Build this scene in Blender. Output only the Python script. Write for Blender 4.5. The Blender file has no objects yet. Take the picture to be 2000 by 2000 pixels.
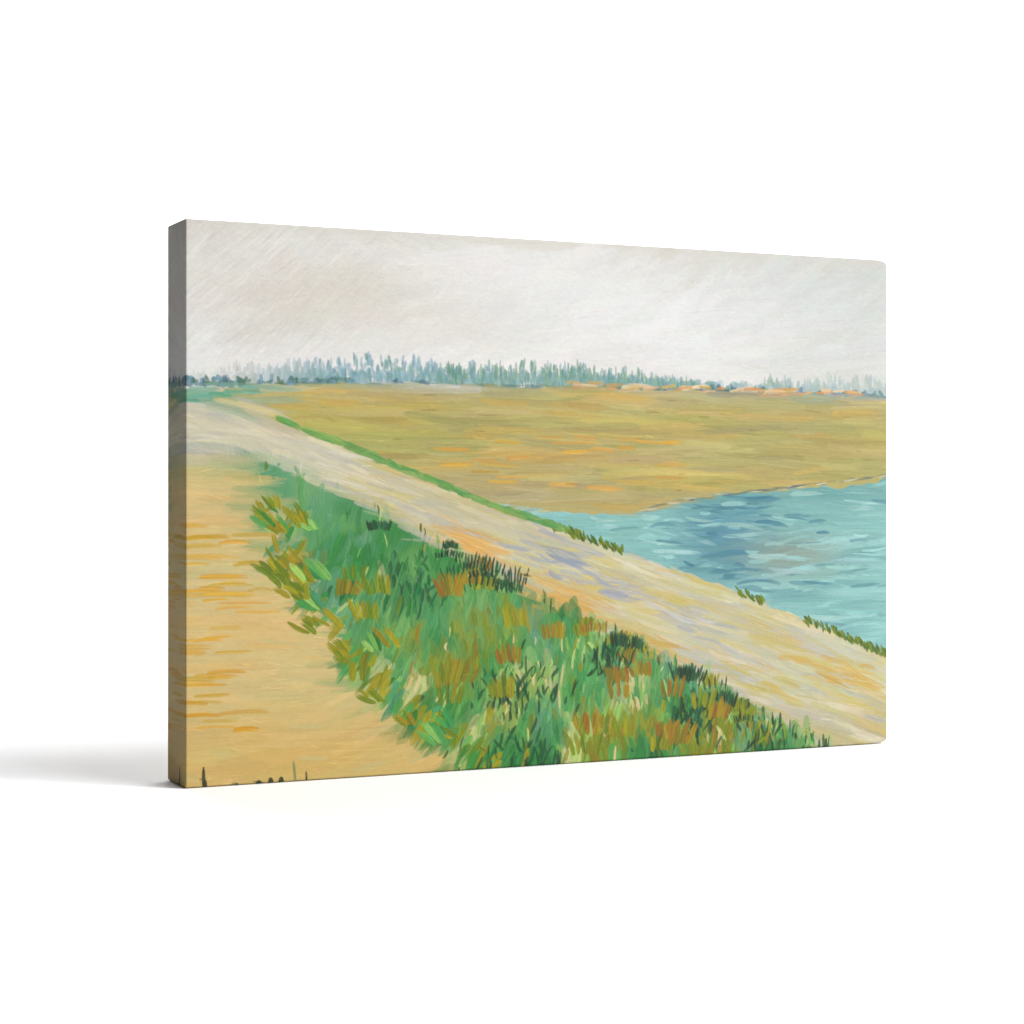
import bpy, math
import numpy as np

S = bpy.context.scene
COL = S.collection

# ------------------------------------------------------------------ camera
F_PX = 3923.0                       # focal length in pixels of a 2000 px wide frame
CAM_H = 0.2081
cam_d = bpy.data.cameras.new('camera')
cam = bpy.data.objects.new('camera', cam_d)
COL.objects.link(cam)
cam.location = (0, 0, CAM_H)
cam.rotation_euler = (math.pi / 2, 0, 0)
cam_d.sensor_width = 36.0
cam_d.lens = F_PX / 2000 * 36.0
cam_d.shift_y = -38 / 2000
cam_d.clip_start = 0.05
cam_d.clip_end = 100
S.camera = cam

# ------------------------------------------------------------------ world: a dim studio
w = bpy.data.worlds.new('World')
S.world = w
w.use_nodes = True
w.node_tree.nodes['Background'].inputs[0].default_value = (0.95, 0.97, 1.0, 1)
w.node_tree.nodes['Background'].inputs[1].default_value = 0.06

# ------------------------------------------------------------------ studio lamps
def area(name, loc, target, sx, sy, power, col=(1, 1, 1)):
    d = bpy.data.lights.new(name, 'AREA')
    d.shape = 'RECTANGLE'
    d.size, d.size_y = sx, sy
    d.energy = power
    d.color = col
    o = bpy.data.objects.new(name, d)
    COL.objects.link(o)
    o.location = loc
    dx, dy, dz = [target[i] - loc[i] for i in range(3)]
    from mathutils import Vector
    o.rotation_euler = Vector((dx, dy, dz)).to_track_quat('-Z', 'Y').to_euler()
    return o

AZ, EL, DIST = math.radians(14), math.radians(10), 14.0
area('key_softbox', (DIST * math.cos(AZ) * math.cos(EL), 1.55 - DIST * math.sin(AZ) * math.cos(EL), 0.2 + DIST * math.sin(EL)),
     (0.05, 1.55, 0.2), 4.9, 1.5, 3850, (1.0, 0.995, 0.985))
area('top_softbox', (1.5, 0.7, 2.9), (0.5, 1.3, 0.0), 1.5, 1.5, 92)
area('rear_softbox', (0.0, 3.6, 2.9), (0.0, 3.6, 0.0), 4.0, 1.6, 112)
area('backdrop_softbox', (0.0, 3.9, 2.7), (0.0, 6.4, 0.9), 4.6, 0.8, 130)

S.view_settings.view_transform = 'Standard'
S.view_settings.look = 'None'
S.view_settings.exposure = 0
S.view_settings.gamma = 1
S.view_settings.use_curve_mapping = False

# ------------------------------------------------------------------ helpers
def mat(name, col, rough=0.6, spec=0.3):
    m = bpy.data.materials.new(name)
    m.use_nodes = True
    b = m.node_tree.nodes['Principled BSDF']
    b.inputs['Base Color'].default_value = (*col, 1)
    b.inputs['Roughness'].default_value = rough
    b.inputs['Specular IOR Level'].default_value = spec
    return m

def grid_mesh(name, P, m, parent=None, colors=None, flip=False, smooth=True):
    """P: (rows, cols, 3) array of points"""
    r, c = P.shape[:2]
    me = bpy.data.meshes.new(name)
    me.vertices.add(r * c)
    me.vertices.foreach_set('co', P.reshape(-1).astype(np.float32))
    idx = np.arange(r * c).reshape(r, c)
    a, b, d, e = idx[:-1, :-1], idx[:-1, 1:], idx[1:, 1:], idx[1:, :-1]
    q = np.stack([a, e, d, b] if not flip else [a, b, d, e], -1).reshape(-1)
    n = (r - 1) * (c - 1)
    me.loops.add(n * 4)
    me.loops.foreach_set('vertex_index', q.astype(np.int32))
    me.polygons.add(n)
    me.polygons.foreach_set('loop_start', np.arange(0, n * 4, 4, dtype=np.int32))
    me.polygons.foreach_set('use_smooth', np.full(n, smooth))
    me.update(calc_edges=True)
    if colors is not None:
        at = me.color_attributes.new('paint', 'FLOAT_COLOR', 'POINT')
        rgba = np.ones((r * c, 4), np.float32)
        rgba[:, :3] = colors.reshape(-1, 3)
        at.data.foreach_set('color', rgba.reshape(-1))
    me.materials.append(m)
    o = bpy.data.objects.new(name, me)
    COL.objects.link(o)
    o.parent = parent
    return o

# ------------------------------------------------------------------ backdrop: one seamless paper sweep
def make_backdrop():
    m = mat('white_paper', (0.86, 0.86, 0.865), 0.85, 0.1)
    nt = m.node_tree
    n = nt.nodes.new('ShaderNodeTexNoise')
    n.inputs['Scale'].default_value = 900
    bp = nt.nodes.new('ShaderNodeBump')
    bp.inputs['Strength'].default_value = 0.04
    bp.inputs['Distance'].default_value = 0.0003
    nt.links.new(n.outputs['Fac'], bp.inputs['Height'])
    nt.links.new(bp.outputs['Normal'], nt.nodes['Principled BSDF'].inputs['Normal'])
    R, YB = 1.5, 6.2
    prof = [(-1.5, 0.0), (0.0, 0.0), (1.5, 0.0), (3.0, 0.0)]
    for k in range(0, 25):
        a = math.radians(90 * k / 24)
        prof.append((YB - R + R * math.sin(a), R - R * math.cos(a)))
    prof += [(YB, 2.6), (YB, 4.0)]
    xs = np.linspace(-3.2, 3.2, 9)
    P = np.array([[(x, y, z) for x in xs] for (y, z) in prof], float)
    o = grid_mesh('backdrop', P, m, flip=True)
    o['kind'] = 'structure'
    return o

make_backdrop()

# ------------------------------------------------------------------ the painting, as brush strokes in a numpy raster
NX, NY = 1200, 800                  # 0.5 mm cells on the 60 x 40 cm face
rng = np.random.default_rng(11)
U, V = np.meshgrid(np.linspace(0, 1, NX), np.linspace(0, 1, NY))

def srgb(h):
    c = np.array([int(h[i:i + 2], 16) for i in (0, 2, 4)]) / 255.0
    return np.where(c <= 0.04045, c / 12.92, ((c + 0.055) / 1.055) ** 2.4)

_fy = np.fft.fftfreq(NY)[:, None]
_fx = np.fft.rfftfreq(NX)[None, :]
def noise(sx, sy, seed, ang=0.0):
    r = np.random.default_rng(seed).standard_normal((NY, NX))
    ca, sa = math.cos(ang), math.sin(ang)
    fx = _fx * ca + _fy * sa
    fy = -_fx * sa + _fy * ca
    g = np.exp(-2 * (math.pi ** 2) * ((fx * sx) ** 2 + (fy * sy) ** 2))
    n = np.fft.irfft2(np.fft.rfft2(r) * g, s=(NY, NX))
    return n / n.std()

def sstep(a, b, x):
    t = np.clip((x - a) / (b - a), 0, 1)
    return t * t * (3 - 2 * t)

def blend(img, m, c):
    m = m[..., None]
    return img * (1 - m) + c * m

wob = noise(40, 40, 1) * 0.004
wob2 = noise(9, 9, 2) * 0.0025
UU, VV = U + wob, V + wob + wob2

def curve(pts):
    x, y = zip(*pts)
    return lambda u: np.interp(u, x, y)

horizon = curve([(0, .292), (.3, .285), (.6, .281), (1, .286)])
shore = curve([(0, .34), (.10, .345), (.25, .43), (.40, .495), (.52, .525), (.60, .522), (.67, .497), (.78, .480), (.9, .462), (1, .445)])
bank = curve([(0, .335), (.10, .345), (.20, .396), (.30, .452), (.40, .508), (.50, .553), (.62, .612), (.75, .672), (.87, .742), (1, .815)])
g_top = curve([(0, .40), (.05, .40), (.12, .425), (.20, .478), (.28, .535), (.36, .600), (.46, .672), (.57, .752), (.68, .835), (.78, .915), (.88, .985), (1, 1.08)])
g_left = lambda v: np.interp(v, [.39, .41, .46, .50, .56, .64, .72, .80, .87, .94, 1.0],
                             [.040, .055, .075, .090, .100, .122, .155, .195, .245, .315, .365])

# blocks of colour
img = np.broadcast_to(srgb('e2e1de'), (NY, NX, 3)).copy()
n1, n2, n3 = noise(70, 40, 3), noise(120, 50, 4), noise(25, 10, 5)
img = blend(img, sstep(-.3, 1.6, n1) * .8, srgb('d5d1ca'))
img = blend(img, sstep(0, 1.8, n2) * .6, srgb('ececec'))
img = blend(img, np.exp(-(((U - .16) / .16) ** 2 + ((V - .12) / .07) ** 2)) * .55, srgb('d8cfc2'))
img = blend(img, sstep(.5, 1.0, U) * (.35 + .65 * sstep(.35, .0, V)) * .9, srgb('c9cdca'))
img = blend(img, sstep(.03, .0, V) * .6, srgb('d0ccc0'))
img = blend(img, sstep(.17, .27, VV) * .45 * sstep(1.0, .3, U), srgb('ebe9e8'))

m_ground = sstep(-.002, .002, VV - horizon(UU))
# far bank: ochre and olive field
och = np.broadcast_to(srgb('b8ad78'), (NY, NX, 3)).copy()
och = blend(och, sstep(-.2, 1.2, noise(60, 14, 6)), srgb('bfae6a'))
och = blend(och, sstep(.2, 1.5, noise(50, 16, 7)) * .8, srgb('b3ab70'))
och = blend(och, np.exp(-(((U - .26) / .13) ** 2 + ((V - .375) / .035) ** 2)) * .85, srgb('a9b06a'))
och = blend(och, np.exp(-(((U - .42) / .06) ** 2 + ((V - .47) / .035) ** 2)) * .7, srgb('aea585'))
och = blend(och, sstep(.6, .8, U) * .35, srgb('a9a160'))
img = blend(img, m_ground, och)
# water
wat = np.broadcast_to(srgb('8dbdb8'), (NY, NX, 3)).copy()
wat = blend(wat, sstep(-.2, 1.4, noise(70, 9, 8)), srgb('9cc9c5'))
wat = blend(wat, sstep(.1, 1.5, noise(50, 8, 9)) * .8, srgb('77aaaa'))
wat = blend(wat, np.exp(-(((U - .74) / .07) ** 2 + ((V - .57) / .09) ** 2)) * .85, srgb('5288a0'))
wat = blend(wat, np.exp(-(((U - .84) / .08) ** 2 + ((V - .61) / .045) ** 2)) * .85, srgb('8c9a8e'))
wat = blend(wat, sstep(.56, .47, V) * sstep(.6, .7, U) * .6, srgb('6d9f9c'))
m_wat = sstep(-.0015, .0015, VV - shore(UU)) * sstep(.40, .42, U)
img = blend(img, m_wat, wat)
# path
pa = math.atan(0.47 * 400 / 600)
pth = np.broadcast_to(srgb('c9c6a6'), (NY, NX, 3)).copy()
pth = blend(pth, sstep(-.1, 1.4, noise(55, 12, 10, pa)), srgb('d2c493'))
pth = blend(pth, sstep(.2, 1.5, noise(60, 9, 12, pa)) * .8, srgb('bdbbb2'))
pth = blend(pth, sstep(.3, 1.5, noise(45, 12, 13, pa)) * .7 * sstep(.2, .5, U), srgb('c9b878'))
pth = blend(pth, sstep(.45, .0, U) * .7, srgb('c3beb2'))
pth = blend(pth, np.exp(-(((U - .37) / .035) ** 2 + ((V - .575) / .025) ** 2)) * .9, srgb('dcb577'))
pth = blend(pth, np.exp(-(((U - .5) / .05) ** 2 + ((V - .69) / .03) ** 2)) * .8, srgb('d9b478'))
pth = blend(pth, sstep(.82, 1.0, U) * sstep(.85, .95, V) * .6, srgb('b9ab66'))
m_path = sstep(-.002, .002, VV - bank(UU))
img = blend(img, m_path, pth)
# sand track, lower left
snd = np.broadcast_to(srgb('d6c18c'), (NY, NX, 3)).copy()
snd = blend(snd, sstep(-.2, 1.4, noise(60, 18, 14)), srgb('dcbd83'))
snd = blend(snd, sstep(.2, 1.5, noise(50, 25, 15)) * .8, srgb('cdc08f'))
snd = blend(snd, sstep(.75, 1, V) * .55, srgb('cbae68'))
m_sand = sstep(-.01, .02, VV - (.415 + .0 * U)) * sstep(.01, -.01, UU - (g_left(V) + .02))
img = blend(img, m_sand, snd)
img = blend(img, np.exp(-(((U - .03) / .07) ** 2 + ((V - .40) / .02) ** 2)) * .8, srgb('b3b2a4'))
# green verge
grn = np.broadcast_to(srgb('639e68'), (NY, NX, 3)).copy()
grn = blend(grn, sstep(-.2, 1.3, noise(22, 22, 16)), srgb('7bab68'))
grn = blend(grn, sstep(.1, 1.3, noise(26, 18, 17)), srgb('418a49'))
grn = blend(grn, sstep(.5, 1.6, noise(20, 14, 18)) * .8, srgb('74a287'))
grn = blend(grn, sstep(.85, 1.0, V) * .5, srgb('3b8440'))
grn = blend(grn, sstep(.55, .42, V) * .6, srgb('6ba083'))
m_grn = sstep(-.003, .003, (VV + wob2 * 2) - g_top(UU)) * sstep(-.004, .004, UU + wob2 * 2 - g_left(V)) * sstep(.392, .41, VV)
img = blend(img, m_grn, grn)

hgt = noise(3, 1.2, 20) * .06
zone_w = m_wat * (1 - m_path)

def stroke(u, v, ang, L, wd, col, alpha=1.0, bend=0.0, h=1.0, leaf=2.0, bris=.1):
    """one brush mark: centre (u,v), angle in radians (0 = to the right, + = downwards), sizes in cells"""
    global img, hgt
    cx, cy = u * (NX - 1), v * (NY - 1)
    r = L / 2 + wd + abs(bend) + 2
    x0, x1 = max(0, int(cx - r)), min(NX, int(cx + r) + 1)
    y0, y1 = max(0, int(cy - r)), min(NY, int(cy + r) + 1)
    if x1 - x0 < 2 or y1 - y0 < 2:
        return
    X = np.arange(x0, x1)[None, :] - cx
    Y = np.arange(y0, y1)[:, None] - cy
    ca, sa = math.cos(ang), math.sin(ang)
    t = (X * ca + Y * sa) / (L / 2)
    s = -X * sa + Y * ca
    s = s - bend * (t * t - .3)
    hw = wd / 2 * np.sqrt(np.clip(1 - np.abs(t) ** leaf, 0, 1))
    nb = max(4, int(wd * 1.2))
    b = rng.standard_normal(nb)
    bn = np.interp(np.clip(s / max(wd, 1) + .5, 0, 1) * (nb - 1), np.arange(nb), b)
    a = np.clip(hw - np.abs(s) + .5, 0, 1) * (np.abs(t) < 1)
    a = a * np.clip(1.25 - np.maximum(0, t - .25) * (1.1 + bn * .7), 0, 1) * alpha
    ridge = np.exp(-((np.abs(s) - hw * .8) / max(1.0, wd * .12)) ** 2)
    c = col[None, None, :] * (1 + bris * bn[..., None] * .6)
    a3 = a[..., None]
    img[y0:y1, x0:x1] = img[y0:y1, x0:x1] * (1 - a3) + c * a3
    hh = h * (.5 + .25 * bn + .35 * ridge)
    k = a * .8
    hgt[y0:y1, x0:x1] = hgt[y0:y1, x0:x1] * (1 - k) + hh * k

def samp(u, v):
    return img[int(np.clip(v, 0, 1) * (NY - 1)), int(np.clip(u, 0, 1) * (NX - 1))]
def msk(m, u, v):
    return m[int(np.clip(v, 0, 1) * (NY - 1)), int(np.clip(u, 0, 1) * (NX - 1))]
def jit(c, s=.06, hue=.03):
    return np.clip(c * (1 + rng.normal(0, s)) * (1 + rng.normal(0, hue, 3)), .003, .95)
def pick(lst):
    return srgb(lst[rng.integers(len(lst))])
R_ = rng.uniform

# sky strokes
base0 = img.copy()
for i in range(1500):
    u, v = R_(0, 1), R_(-.01, .28)
    a = -.15 + .5 * math.sin(u * 5 + 1) * math.cos(v * 9) + rng.normal(0, .15)
    stroke(u, v, a, R_(40, 120), R_(8, 20), jit(samp(u, v), .02, .01), .4, R_(-5, 5), .35, 4, .035)
for i in range(900):
    u, v = abs(rng.normal(.10, .10)), R_(0, .24)
    stroke(u, v, -.75 + rng.normal(0, .1), R_(20, 55), R_(1.5, 3.2), jit(samp(u, v), .05, .012), .45, R_(-2, 2), .5, 2, .02)
for i in range(260):
    u, v = R_(0, 1), R_(0, .24)
    stroke(u, v, -.35 + rng.normal(0, .3), R_(15, 50), R_(1.2, 2.5), jit(samp(u, v) * np.array([1, .97, .91]), .05, .01), .4, R_(-3, 3), .5, 2, .02)

# far tree line, a hazy row of upright dabs
top = lambda u: np.interp(u, [0, .04, .09, .14, .22, .30, .38, .47, .56, .66, .78, .90, 1.0],
                          [.276, .262, .262, .247, .240, .232, .240, .236, .247, .258, .262, .250, .254])
for i in range(420):
    u = R_(.05, .99)
    hz = float(horizon(u)); t0 = float(top(u))
    stroke(u, hz - (hz - t0) * R_(.15, .5), math.pi / 2 + rng.normal(0, .05), R_(16, 26), R_(8, 14), jit(pick(['8fb0ba', '86a9ac', '7fa596', '93b2b4']), .04, .015), .5 * np.clip((1.02 - u) / .35, .3, 1) * np.clip(u / .2, .4, 1), 0, .3, 5)
for i in range(1500):
    u = R_(0, 1)
    hz = float(horizon(u))
    t0 = float(top(u)) + .008 * math.sin(u * 61) * math.sin(u * 23) + .010 * max(0, math.sin(u * 17 + 2)) - .006 * max(0, math.sin(u * 41))
    if .70 < u < .80 or (.60 < u and R_(0, 1) < .35):
        continue
    f = R_(0, 1)
    v = t0 + (hz - t0) * f
    fade = np.clip((u - .02) / .16, .25, 1) * np.clip((1.04 - u) / .3, .45, 1)
    c = pick(['9fb9c6', '8fb0ba', '7fa5aa', '78a094', '86a9b4'] if u < .33 else ['84a8ac', '75a08f', '6d9a86', '8fae95', '7b9fa8'])
    c = samp(u, .2) * (1 - fade) + c * fade
    stroke(u, v, math.pi / 2 + rng.normal(0, .09), R_(9, 24) * (1 - .35 * f), R_(2.5, 6), jit(c, .06, .02), .62, R_(-1, 1), .5, 2.5)
for i in range(260):
    u = R_(0, 1)
    stroke(u, float(horizon(u)) - R_(-.001, .006), rng.normal(0, .05), R_(14, 36), R_(2, 3.6), jit(pick(['6f8f86', '7d8f78', '8a9a72', '5f7f86'])), .6, 0, .5)
for i in range(60):                                   # low hedges at the foot of the trees
    u = abs(rng.normal(.10, .10)) if i < 30 else R_(.62, 1)
    for k in range(4):
        stroke(u + R_(-.008, .008), float(horizon(u)) - R_(.0, .012), R_(0, 3.1), R_(8, 16), R_(4, 7), jit(pick(['6f8fa0', '5f8a86', '55785f', '7f9fae', '4f6a78']), .08), .7, 0, .6, 3)
for i in range(70):                                   # orange-ochre field dabs along the horizon
    u = R_(.50, .99)
    stroke(u, float(horizon(u)) - R_(-.002, .012), rng.normal(0, .06), R_(14, 40), R_(3, 6), jit(pick(['d8b98c', 'd79a5c', 'e0c9a4', 'c9a866'])), .8, 0, .6, 4)
for i in range(50):
    u = R_(0, .10)
    stroke(u, float(horizon(u)) + R_(.006, .04), rng.normal(0.03, .04), R_(30, 70), R_(4, 9), jit(pick(['7fae9a', '5f9a62', '6ba489', '89b09a'])), .85, 0, .5, 4)

# ochre field: long dragged marks, a few warm ones low in contrast
for i in range(2600):
    u = R_(.07, 1.0)
    v = R_(.285, .53)
    if v > min(float(shore(u)), float(bank(u))) - .006:
        continue
    col = samp(u, v)
    a_ = .6
    q = R_(0, 1)
    if q < .07:
        col = .5 * col + .5 * pick(['d4a850', 'd9b26a', 'cda24a', 'c9b98a'])
    elif q < .15:
        col = .6 * col + .4 * pick(['8f9a58', '9b8f52', 'a8a468', 'a9a083'])
    stroke(u, v, .02 + rng.normal(0, .06), R_(40, 150), R_(3, 13), jit(col, .04, .015), a_, R_(-3, 3), .6, 6, .11)
for i in range(26):
    u = R_(.34, .66); v = R_(.35, .50)
    if v < min(float(shore(u)), float(bank(u))) - .02:
        stroke(u, v, rng.normal(0.01, .03), R_(30, 70), R_(4, 8), jit(pick(['d9a94a', 'd6ab57', 'd2a458'])), .65, 0, .9, 5, .14)
for i in range(30):
    u = R_(.12, .98); v = R_(.30, .5)
    if v < min(float(shore(u)), float(bank(u))) - .02:
        stroke(u, v, rng.normal(0.02, .05), R_(12, 40), R_(1, 1.8), srgb('7a6430'), .5, 0, .3, 3)
for i in range(60):                                   # shore line
    u = R_(.60, 1.0)
    stroke(u, float(shore(u)) + R_(-.003, .002), -.1 + rng.normal(0, .04), R_(14, 34), R_(1.5, 3), jit(pick(['56707a', '8f8c60', 'cfc9b4', '6d7f70'])), .7, 0, .5)

# water
for i in range(1500):
    u, v = R_(.42, 1.0), R_(.45, .82)
    if v < float(shore(u)) + .006 or v > float(bank(u)) - .004:
        continue
    q = R_(0, 1)
    col = samp(u, v)
    dk = math.exp(-((u - .75) / .07) ** 2)
    if q < .05 + .30 * dk:
        col = pick(['4f8796', '5b8f9a', '3f7a90', '6a9a98'])
    elif q < .20 + .25 * dk:
        col = pick(['a6d2cd', '9fcbc8', 'b0d4cf'])
    stroke(u, v, rng.normal(0.02, .10), R_(18, 90), R_(2, 8), jit(col, .04, .015), R_(.4, .8), R_(-4, 4), .8, 3, .09)

# path
for i in range(2400):
    u = R_(0, 1.02)
    b0, b1 = float(bank(min(u, 1))), min(1.02, float(g_top(min(u, 1))) + .01)
    v = R_(b0 + .008, max(b0 + .02, b1))
    if u < .1:
        v = R_(.325, .41)
    a = pa * np.clip(u / .08, .0, 1) * (1 + .25 * (v - .6)) + rng.normal(0, .10)
    col = samp(u, v)
    q = R_(0, 1)
    if q < .05:
        col = pick(['b4b6b4', 'bcbcb2', 'b0b3b2'])
    elif q < .13 and u > .22:
        col = pick(['cfc07a', 'd0ba7a', 'c8b86a'])
    elif q < .19:
        col = pick(['d9d2bd', 'ddd3b4'])
    stroke(u, v, a, R_(30, 110), R_(3, 10), jit(col, .025, .015), .5, R_(-4, 4), .5, 4, .06)

for (pu_, pv_, sp, n, cs) in [(.37, .575, .022, 40, ['deb06a', 'dab577', 'd6ae72']), (.50, .685, .03, 46, ['d9b06c', 'd4ab66', 'dcb980']), (.47, .60, .03, 22, ['9fa6b4', 'a8adb5', '8f9ab0']),
                             (.56, .665, .03, 20, ['a0a7b8', 'b0b2b8']), (.70, .74, .035, 22, ['a9acb6', 'b6b6b4', 'c9c9c4']), (.93, .86, .035, 34, ['cfa550', 'c9a656', 'd0b067']),
                             (.80, .88, .04, 26, ['c6b868', 'bfb878', 'cdb35c']), (.27, .50, .03, 24, ['bcb9b0', 'c6bfa8', 'd2c590']), (.62, .78, .03, 20, ['d3ac62', 'c8a95c'])]:
    for k in range(n):
        q = rng.normal(0, sp)
        stroke(pu_ + q, pv_ + .47 * q + rng.normal(0, sp * .45), pa + rng.normal(0, .12), R_(24, 80), R_(3, 9), jit(pick(cs), .03, .012), R_(.3, .65), R_(-4, 4), .7, 4, .12)

# sand track
for i in range(1700):
    v = R_(.42, 1.01)
    u = R_(-.02, float(g_left(v)) + .02)
    a = rng.normal(0.0, .08) + (-.35 if (u > .17 and v > .85) else 0)
    col = samp(u, v)
    if R_(0, 1) < .08:
        col = pick(['e2c38d', 'c9bf8c', 'dcb879'])
    stroke(u, v, a, R_(30, 100), R_(4, 12), jit(col, .02, .012), .5, R_(-4, 4), .45, 4, .05)
for i in range(46):                                   # warm ochre marks across the track
    v = R_(.53, .92)
    u = R_(0, .02 + .13 * (v - .45))
    if i > 34:
        u = R_(.03, .10); v = R_(.55, .7)
    stroke(u, v, rng.normal(0, .03), R_(36, 85), R_(3.5, 8), jit(pick(['d8a038', 'd6a544', 'd9ac50', 'cba848']), .04, .015), R_(.45, .85), R_(0, 3), .9, 6, .16)

# green verge: overlapping blades, from the far end to the near edge
GR = ['4f9a52', '5aa25c', '3b8a40', '6aab60', '7fb562', '2a7a36', '559c70', '479a55']
LT = ['a4c873', '94c06e', 'c2cf88', 'd4cd98', 'dcc79a', '8fbf62']
OL = ['8a8f22', '788822', '97922a', '6a8220', 'a39a30']
BR = ['9c7c24', '98741e', 'a2882c', '9c6a20', '8e801e', '867a20']
DK = ['164e28', '1a5530', '0f3a20', '2a6040', '12321c']
lobe = noise(30, 18, 31)
lobe2 = noise(24, 16, 32)
lobe3 = noise(36, 22, 33)
def lean(u, v):
    gl = float(g_left(min(v, 1)))
    el = np.clip((u - gl) / .17, 0, 1)                # 0 at the left rim
    et = np.clip((v - float(g_top(u))) / .10, 0, 1)   # 0 at the upper right rim
    a = math.pi / 2 - .05 + (-1) * -.80 * (1 - el) * (.45 if v < .5 else 1) - .1 * (1 - et) - .18 * np.clip((u - .55) / .25, 0, 1)
    return a, el, et
def verge_points(n):
    out = []
    for i in range(n):
        v = .40 + .63 * math.sqrt(R_(0, 1))
        u = R_(.03, .95)
        if v > float(g_top(u)) + .004 and u > float(g_left(min(v, 1))) - .004:
            out.append((v, u))
    return sorted(out)
for v, u in verge_points(1500):                       # broad wet-in-wet swathes first
    a, el, et = lean(u, v)
    lb, l2, l3 = msk(lobe, u, v), msk(lobe2, u, v), msk(lobe3, u, v)
    z = .5 + .8 * (v - .4) / .6
    if el < .1 or et < .12:
        z *= .55
    c = samp(u, v)
    if lb > .8 and v > .5: c = .45 * c + .55 * pick(OL)
    elif lb < -.8: c = .45 * c + .55 * pick(['2a7a36', '2f8040', '23703a'])
    elif l2 > .7: c = .5 * c + .5 * pick(LT)
    elif l3 > .8: c = .5 * c + .5 * pick(['6ba083', '74a78c', '5f9f7c'])
    else: c = .6 * c + .4 * pick(GR)
    stroke(u, v, a + rng.normal(0, .25), R_(36, 90) * z, R_(10, 22) * z, jit(c, .05, .02), .6, R_(-8, 8), .8, 4, .10)
for v, u in verge_points(4300):                       # then single blades
    a, el, et = lean(u, v)
    a += rng.normal(0, .2)
    if el > .9 and R_(0, 1) < .3: a = math.pi - a
    lb, l2 = msk(lobe, u, v), msk(lobe2, u, v)
    q = R_(0, 1)
    z = .55 + .75 * (v - .4) / .6
    L, wd = R_(12, 40) * z, R_(2.5, 8) * z
    al = .7
    if v < .50 and et > .3 and q < .5:
        continue
    if el < .2 and q < .5:
        c = pick(OL if q < .3 else GR); wd *= 1.5; L *= 1.35; al = .85
    elif et < .28 and q < .6 and u > .24:
        c = pick(DK if q < .38 else GR); wd *= .6; L *= .7; a = math.pi / 2 + rng.normal(0, .12); al = .85
    elif lb > 1.05 and q < .33 and v > .5:
        c = pick(BR if q < .12 else OL); wd *= 1.1; al = .6
    elif lb < -1.1 and q < .5:
        c = pick(DK if q < .22 else ['2a7a36', '3b8546'])
    elif l2 > .7 and q < .45:
        c = pick(LT); wd *= .8
    elif q < .05:
        c = pick(LT); wd *= .45; al = .9
    elif q > .96:
        c = pick(OL)
    elif q > .55:
        continue
    else:
        c = .55 * samp(u, v) + .45 * pick(GR)
    stroke(u, v - .01, a, L, wd, jit(c, .07, .025), al, R_(-3, 3), 1.0, 3, .14)

def fan(u, v, n, L, wd, cols, spread, lean=0.0, width=.02):
    """a comb of blades with a common root line"""
    for k in range(n):
        f = (k + .5) / n - .5
        a = -math.pi / 2 + f * spread + lean + rng.normal(0, .06)
        l = L * R_(.75, 1.1)
        uu = u + f * width * 2 + math.cos(a) * l / 2 / NX
        vv = v + abs(f) * .008 + math.sin(a) * l / 2 / NY
        stroke(uu, vv, a, l, wd * R_(.8, 1.25), jit(pick(cols), .08, .025), .9, R_(-2, 2), 1.15, 3.2, .17)

for i in range(58):                                   # tufts of mixed size spilling over the left rim
    v = R_(.47, 1.0) ** .9; s_ = R_(0, 1)
    if math.sin(v * 41) + .6 * math.sin(v * 97) < -.7:
        continue
    gl = float(g_left(min(v, 1)))
    z = R_(.6, 1.5)
    fan(gl + abs(rng.normal(0, .035)) - .004, v, rng.integers(1, 6), 30 * z, 6.5 * z, (OL if s_ < .55 else (GR + LT[:2] if s_ < .8 else BR + OL)), .5, -.75 + rng.normal(0, .22), .008 * z)
for i in range(70):
    u = R_(.24, .88)
    if math.sin(u * 37) < -.35:
        continue
    fan(u, float(g_top(u)) + abs(rng.normal(.015, .022)), rng.integers(4, 12), R_(11, 26), R_(2.6, 4.6), DK if R_(0, 1) < .72 else (OL if R_(0, 1) < .6 else BR), .45, R_(-.1, .2), R_(.008, .02))
for (cu, cv, sp, n, cs) in [(.43, .86, .030, 90, DK[:3] + ['23703a']), (.69, .93, .018, 60, DK), (.30, .66, .02, 40, ['23703a', '2a6040']), (.80, .965, .02, 50, DK + OL), (.56, .80, .016, 40, DK), (.42, .99, .03, 50, DK[:2] + ['23703a'])]:
    for k in range(n):
        uu, vv = cu + rng.normal(0, sp), cv + rng.normal(0, sp * 1.1)
        if vv > float(g_top(uu)) + .01:
            stroke(uu, vv, math.pi / 2 + rng.normal(.15, .35), R_(12, 32), R_(2.5, 5.5), jit(pick(cs), .12, .03), .8, R_(-3, 3), 1.1, 2.6, .15)
for i in range(38):
    u = R_(.2, .84)
    v = float(g_top(u)) + R_(.05, .30)
    if v < .99:
        fan(u, v, rng.integers(3, 7), R_(26, 44), 8.0, BR if R_(0, 1) < .6 else OL, .5, R_(-.35, .3), .015)

# low growth along the water's edge
for i in range(420):
    u = R_(.44, 1.0)
    keep = (.48 < u < .585) or (.755 < u < .80) or (u > .865)
    if not keep:
        continue
    v = float(bank(u))
    stroke(u, v + R_(-.006, .006), math.pi / 2 - .5 + rng.normal(0, .25), R_(9, 17), R_(3, 5), jit(pick(['5f7a20', '6b8024', '4d6a1e', '7c8a2c']), .1), .95, 0, 1.2, 2, .15)
for i in range(260):
    u = R_(.12, .50)
    stroke(u, float(bank(u)) + R_(-.007, .003), math.atan(.55 * 400 / 600) + rng.normal(0, .1), R_(14, 34), R_(3, 6), jit(pick(['6f9f58', '7fa862', '5f9a5a', '8fae66']), .06), .8, 0, .7, 3, .1)

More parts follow.
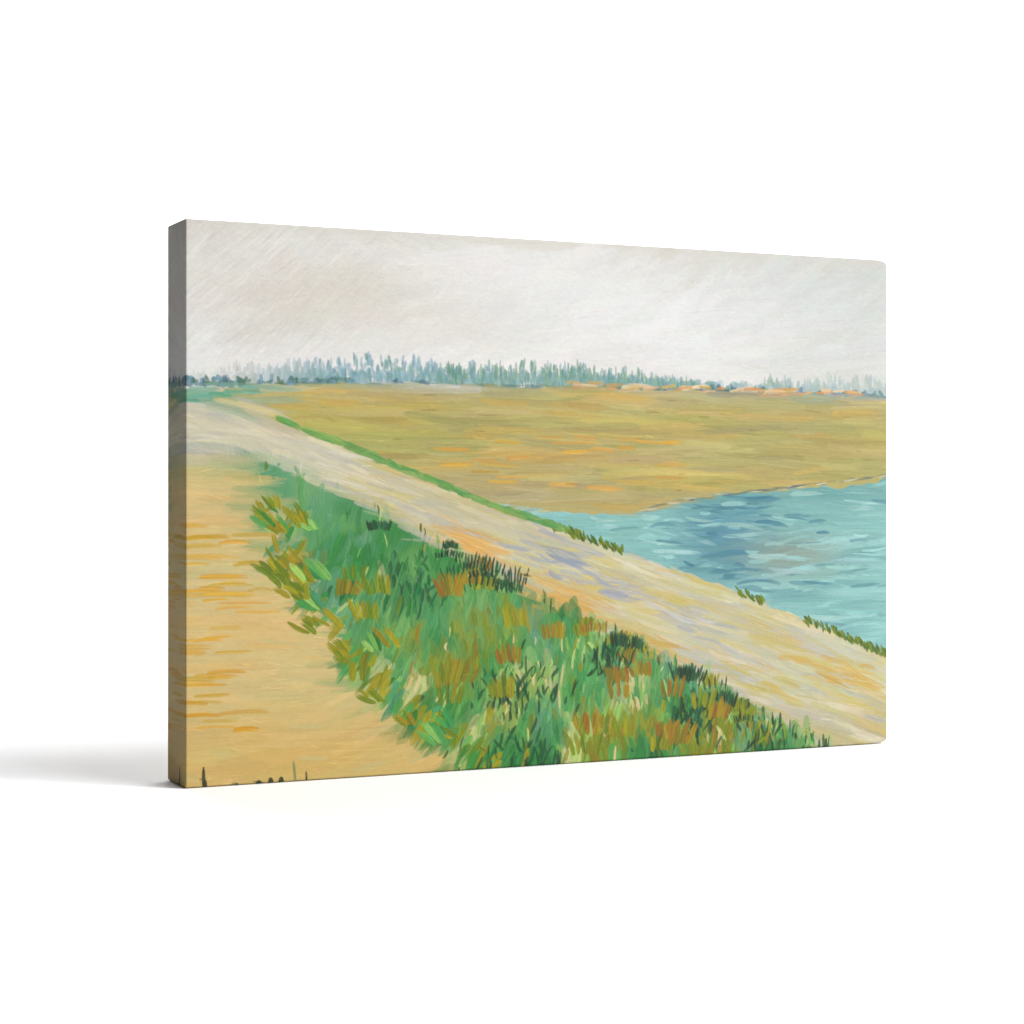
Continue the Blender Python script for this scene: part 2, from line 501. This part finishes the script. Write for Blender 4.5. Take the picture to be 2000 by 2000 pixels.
# a few loose dark blades at the bottom edge
for (u, v, L, wd) in [(.022, .985, 34, 5), (.024, 1.0, 20, 6), (.135, .985, 36, 4), (.105, .998, 12, 8), (.118, .998, 12, 8), (.09, 1.0, 10, 9), (.06, 1.0, 8, 12), (.15, .995, 20, 3)]:
    stroke(u, v, math.pi / 2 + rng.normal(0, .1), L, wd, jit(srgb('2a3a22' if L < 35 else '7f8f60')), .92, 0, 1, 2, .2)

# fine bristle drag along each passage's own direction
zv = m_grn
zp = m_path * (1 - m_grn) * (1 - m_sand)
zs = (1 - m_ground)
zl = zs * np.clip(np.exp(-(((U - .1) / .22) ** 2 + ((V - .1) / .13) ** 2)) + .7 * sstep(.72, 1, U) * sstep(.25, .05, V), .12, 1)
for (zone, ang, s1, s2, amp, sd) in [(zl, -.62, 16, .8, .018, 51), (zs, -.1, 22, 1.1, .007, 52), (zv, -1.25, 12, .9, .05, 53),
                                     (zp, pa + .03, 26, .8, .028, 54), ((1 - zv) * (1 - zp) * (1 - zs), .01, 24, .8, .022, 55)]:
    nz = noise(s1, s2, sd, ang)
    pw = .35 + .65 * sstep(-.6, 1.2, noise(40, 25, sd + 20))
    img = img * (1 + (np.clip(nz, -2.2, 2.2) * zone * amp * pw)[..., None])
    hgt = hgt + nz * zone * .22 * pw
for i in range(900):                                  # raised scratch lines, ridge highlight and shade painted in as light-dark pairs
    u, v = R_(0, 1), R_(.0, 1)
    if msk(m_grn, u, v) > .5: a, hi = -math.pi / 2 + rng.normal(0, .5), .5
    elif msk(zp, u, v) > .5: a, hi = pa + rng.normal(0, .15), .35
    elif msk(zs, u, v) > .5: a, hi = -.6 + rng.normal(0, .4), .12
    else: a, hi = rng.normal(0, .15), .3
    if hi == .12 and R_(0, 1) < .6:
        continue
    L = R_(6, 26)
    c = samp(u, v)
    stroke(u, v, a, L, R_(1.0, 1.8), np.clip(c * (1 + hi * R_(.3, 1.0)), 0, .85), .7, R_(-1, 1), 1.4, 2, .02)
    stroke(u, v + 1.6 / NY, a, L, 1.1, c * (1 - hi * R_(.2, .7)), .6, 0, -.3, 2, .02)

# fine paint grain
g = noise(1.0, .7, 41) * .010 + noise(2.2, 1.0, 42, .3) * .010
img = np.clip(img * (1 + g[..., None]), .002, .95)
hgt = hgt + noise(.8, .8, 43) * .03

# ------------------------------------------------------------------ canvas print
PRINT = 0.452                          # how much light the brightest ink sends back, against the target values above
lum = (img @ np.array([.2126, .7152, .0722]))[..., None]
img = np.clip((lum + (img - lum) * 1.13) * np.clip(lum / .62, .02, 1.3) ** .12, .002, .95) * PRINT
W, H, D = 0.598, 0.400, 0.0447
Z0 = 1.4099
thing = bpy.data.objects.new('canvas_print', None)
COL.objects.link(thing)
thing.location = (-638 / F_PX * Z0, Z0, 0.0006)
thing.rotation_euler = (0, 0, math.atan2(0.1815, 1504 / F_PX))
thing['label'] = 'wide stretched canvas print of a brushy riverside landscape standing alone on white'
thing['category'] = 'canvas print'

cm = mat('printed_canvas', (.5, .5, .5), 0.6, 0.16)
nt = cm.node_tree
att = nt.nodes.new('ShaderNodeAttribute'); att.attribute_name = 'paint'
nt.links.new(att.outputs['Color'], nt.nodes['Principled BSDF'].inputs['Base Color'])
tc = nt.nodes.new('ShaderNodeTexCoord')
wx = nt.nodes.new('ShaderNodeTexWave'); wx.bands_direction = 'X'; wx.inputs['Scale'].default_value = 260; wx.inputs['Distortion'].default_value = .6
wz = nt.nodes.new('ShaderNodeTexWave'); wz.bands_direction = 'Z'; wz.inputs['Scale'].default_value = 260; wz.inputs['Distortion'].default_value = .6
ad = nt.nodes.new('ShaderNodeMath'); ad.operation = 'ADD'
bp = nt.nodes.new('ShaderNodeBump'); bp.inputs['Strength'].default_value = .045; bp.inputs['Distance'].default_value = .0002
for t_ in (wx, wz):
    nt.links.new(tc.outputs['Object'], t_.inputs['Vector'])
nt.links.new(wx.outputs['Fac'], ad.inputs[0]); nt.links.new(wz.outputs['Fac'], ad.inputs[1])
nt.links.new(ad.outputs[0], bp.inputs['Height'])
nt.links.new(bp.outputs['Normal'], nt.nodes['Principled BSDF'].inputs['Normal'])

RC = {'r': (0.0095, 0.0042), 'l': (0.0009, 0.0009)}       # how soft the cloth corners are folded
def warp(x, z):
    """round the corners of the face outline (slack cloth folds)"""
    x, z = x.copy(), z.copy()
    for sx in (0, 1):
        r, rz = RC['r'] if sx else RC['l']
        for sz in (0, 1):
            cx = W - r if sx else r
            cz = H - rz if sz else rz
            a = np.clip((x - cx) / r * (1 if sx else -1), 0, 1)
            b = np.clip((z - cz) / rz * (1 if sz else -1), 0, 1)
            m = (a > 0) & (b > 0)
            k = np.where(m, np.maximum(a, b) / np.maximum(np.hypot(a, b), 1e-9), 1)
            s1, s2 = (1 if sx else -1), (1 if sz else -1)
            x = np.where(m, cx + s1 * a * k * r, x)
            z = np.where(m, cz + s2 * b * k * rz, z)
    return x, z

AMP = 0.00016
ER = 0.0011                            # edge roll of the cloth
gx = U * W
gz = (1 - V) * H
ed = np.minimum(np.minimum(gx, W - gx), np.minimum(gz, H - gz))
roll = np.where(ed < ER, ER - np.sqrt(np.clip(ER ** 2 - (ER - ed) ** 2, 0, None)), 0)
px, pz = warp(gx, gz)
sag = 0.0005 * np.sin(np.pi * U) * np.sin(np.pi * V)
py = roll + sag - AMP * hgt * sstep(0, .002, ed)
front = grid_mesh('front_face', np.stack([px, py, pz], -1), cm, thing, img)
front['label'] = 'front face with pale sky, ochre shore, teal water, sandy path and green verge'

ns = int(D / 0.0005)
def side(line, dist_cols, name='side_edge', flip=False, label=None, hcol=None):
    """line: (n,3) front boundary points; the picture carries on mirrored around the edge"""
    n = len(line)
    dep = np.linspace(0, 1, ns)
    P = np.empty((n, ns, 3))
    P[..., 0] = line[:, 0:1]; P[..., 2] = line[:, 2:3]
    P[..., 1] = line[:, 1:2] + (D - line[:, 1:2]) * dep[None, :]
    o = grid_mesh(name, P, cm, thing, dist_cols, flip)
    if label: o['label'] = label
    return o
F3 = np.stack([px, py, pz], -1)
side(F3[:, 0], img[:, :ns], label='left edge in shade with the picture wrapped round it', flip=True)
side(F3[:, -1], img[:, ::-1][:, :ns])
side(F3[0], img[:ns].transpose(1, 0, 2))
side(F3[-1], img[::-1][:ns].transpose(1, 0, 2), flip=True)

# wooden stretcher and the folded cloth behind, seen only from the back
def box(name, x0, x1, y0, y1, z0, z1, m):
    me = bpy.data.meshes.new(name)
    v = [(x, y, z) for x in (x0, x1) for y in (y0, y1) for z in (z0, z1)]
    f = [(0, 1, 3, 2), (4, 6, 7, 5), (0, 4, 5, 1), (2, 3, 7, 6), (0, 2, 6, 4), (1, 5, 7, 3)]
    me.from_pydata(v, [], f); me.update()
    me.materials.append(m)
    o = bpy.data.objects.new(name, me)
    COL.objects.link(o); o.parent = thing
    bv = o.modifiers.new('bevel', 'BEVEL'); bv.width = .0015; bv.segments = 2
    return o
wood = mat('pine', (.50, .34, .19), .6)
wn = wood.node_tree
wv = wn.nodes.new('ShaderNodeTexNoise'); wv.inputs['Scale'].default_value = 30
rp = wn.nodes.new('ShaderNodeValToRGB')
rp.color_ramp.elements[0].color = (.38, .25, .13, 1); rp.color_ramp.elements[1].color = (.58, .42, .25, 1)
wn.links.new(wv.outputs['Fac'], rp.inputs[0]); wn.links.new(rp.outputs[0], wn.nodes['Principled BSDF'].inputs['Base Color'])
e = .0012; b = .038
box('stretcher_bar', e, b, .004, D - .0012, .0072, H - .0072, wood)
box('stretcher_bar', W - b, W - .0072, .004, D - .0012, .0072, H - .0072, wood)
box('stretcher_bar', b, W - b, .004, D - .0012, H - b, H - e, wood)
box('stretcher_bar', b, W - b, .004, D - .0012, e, b, wood)
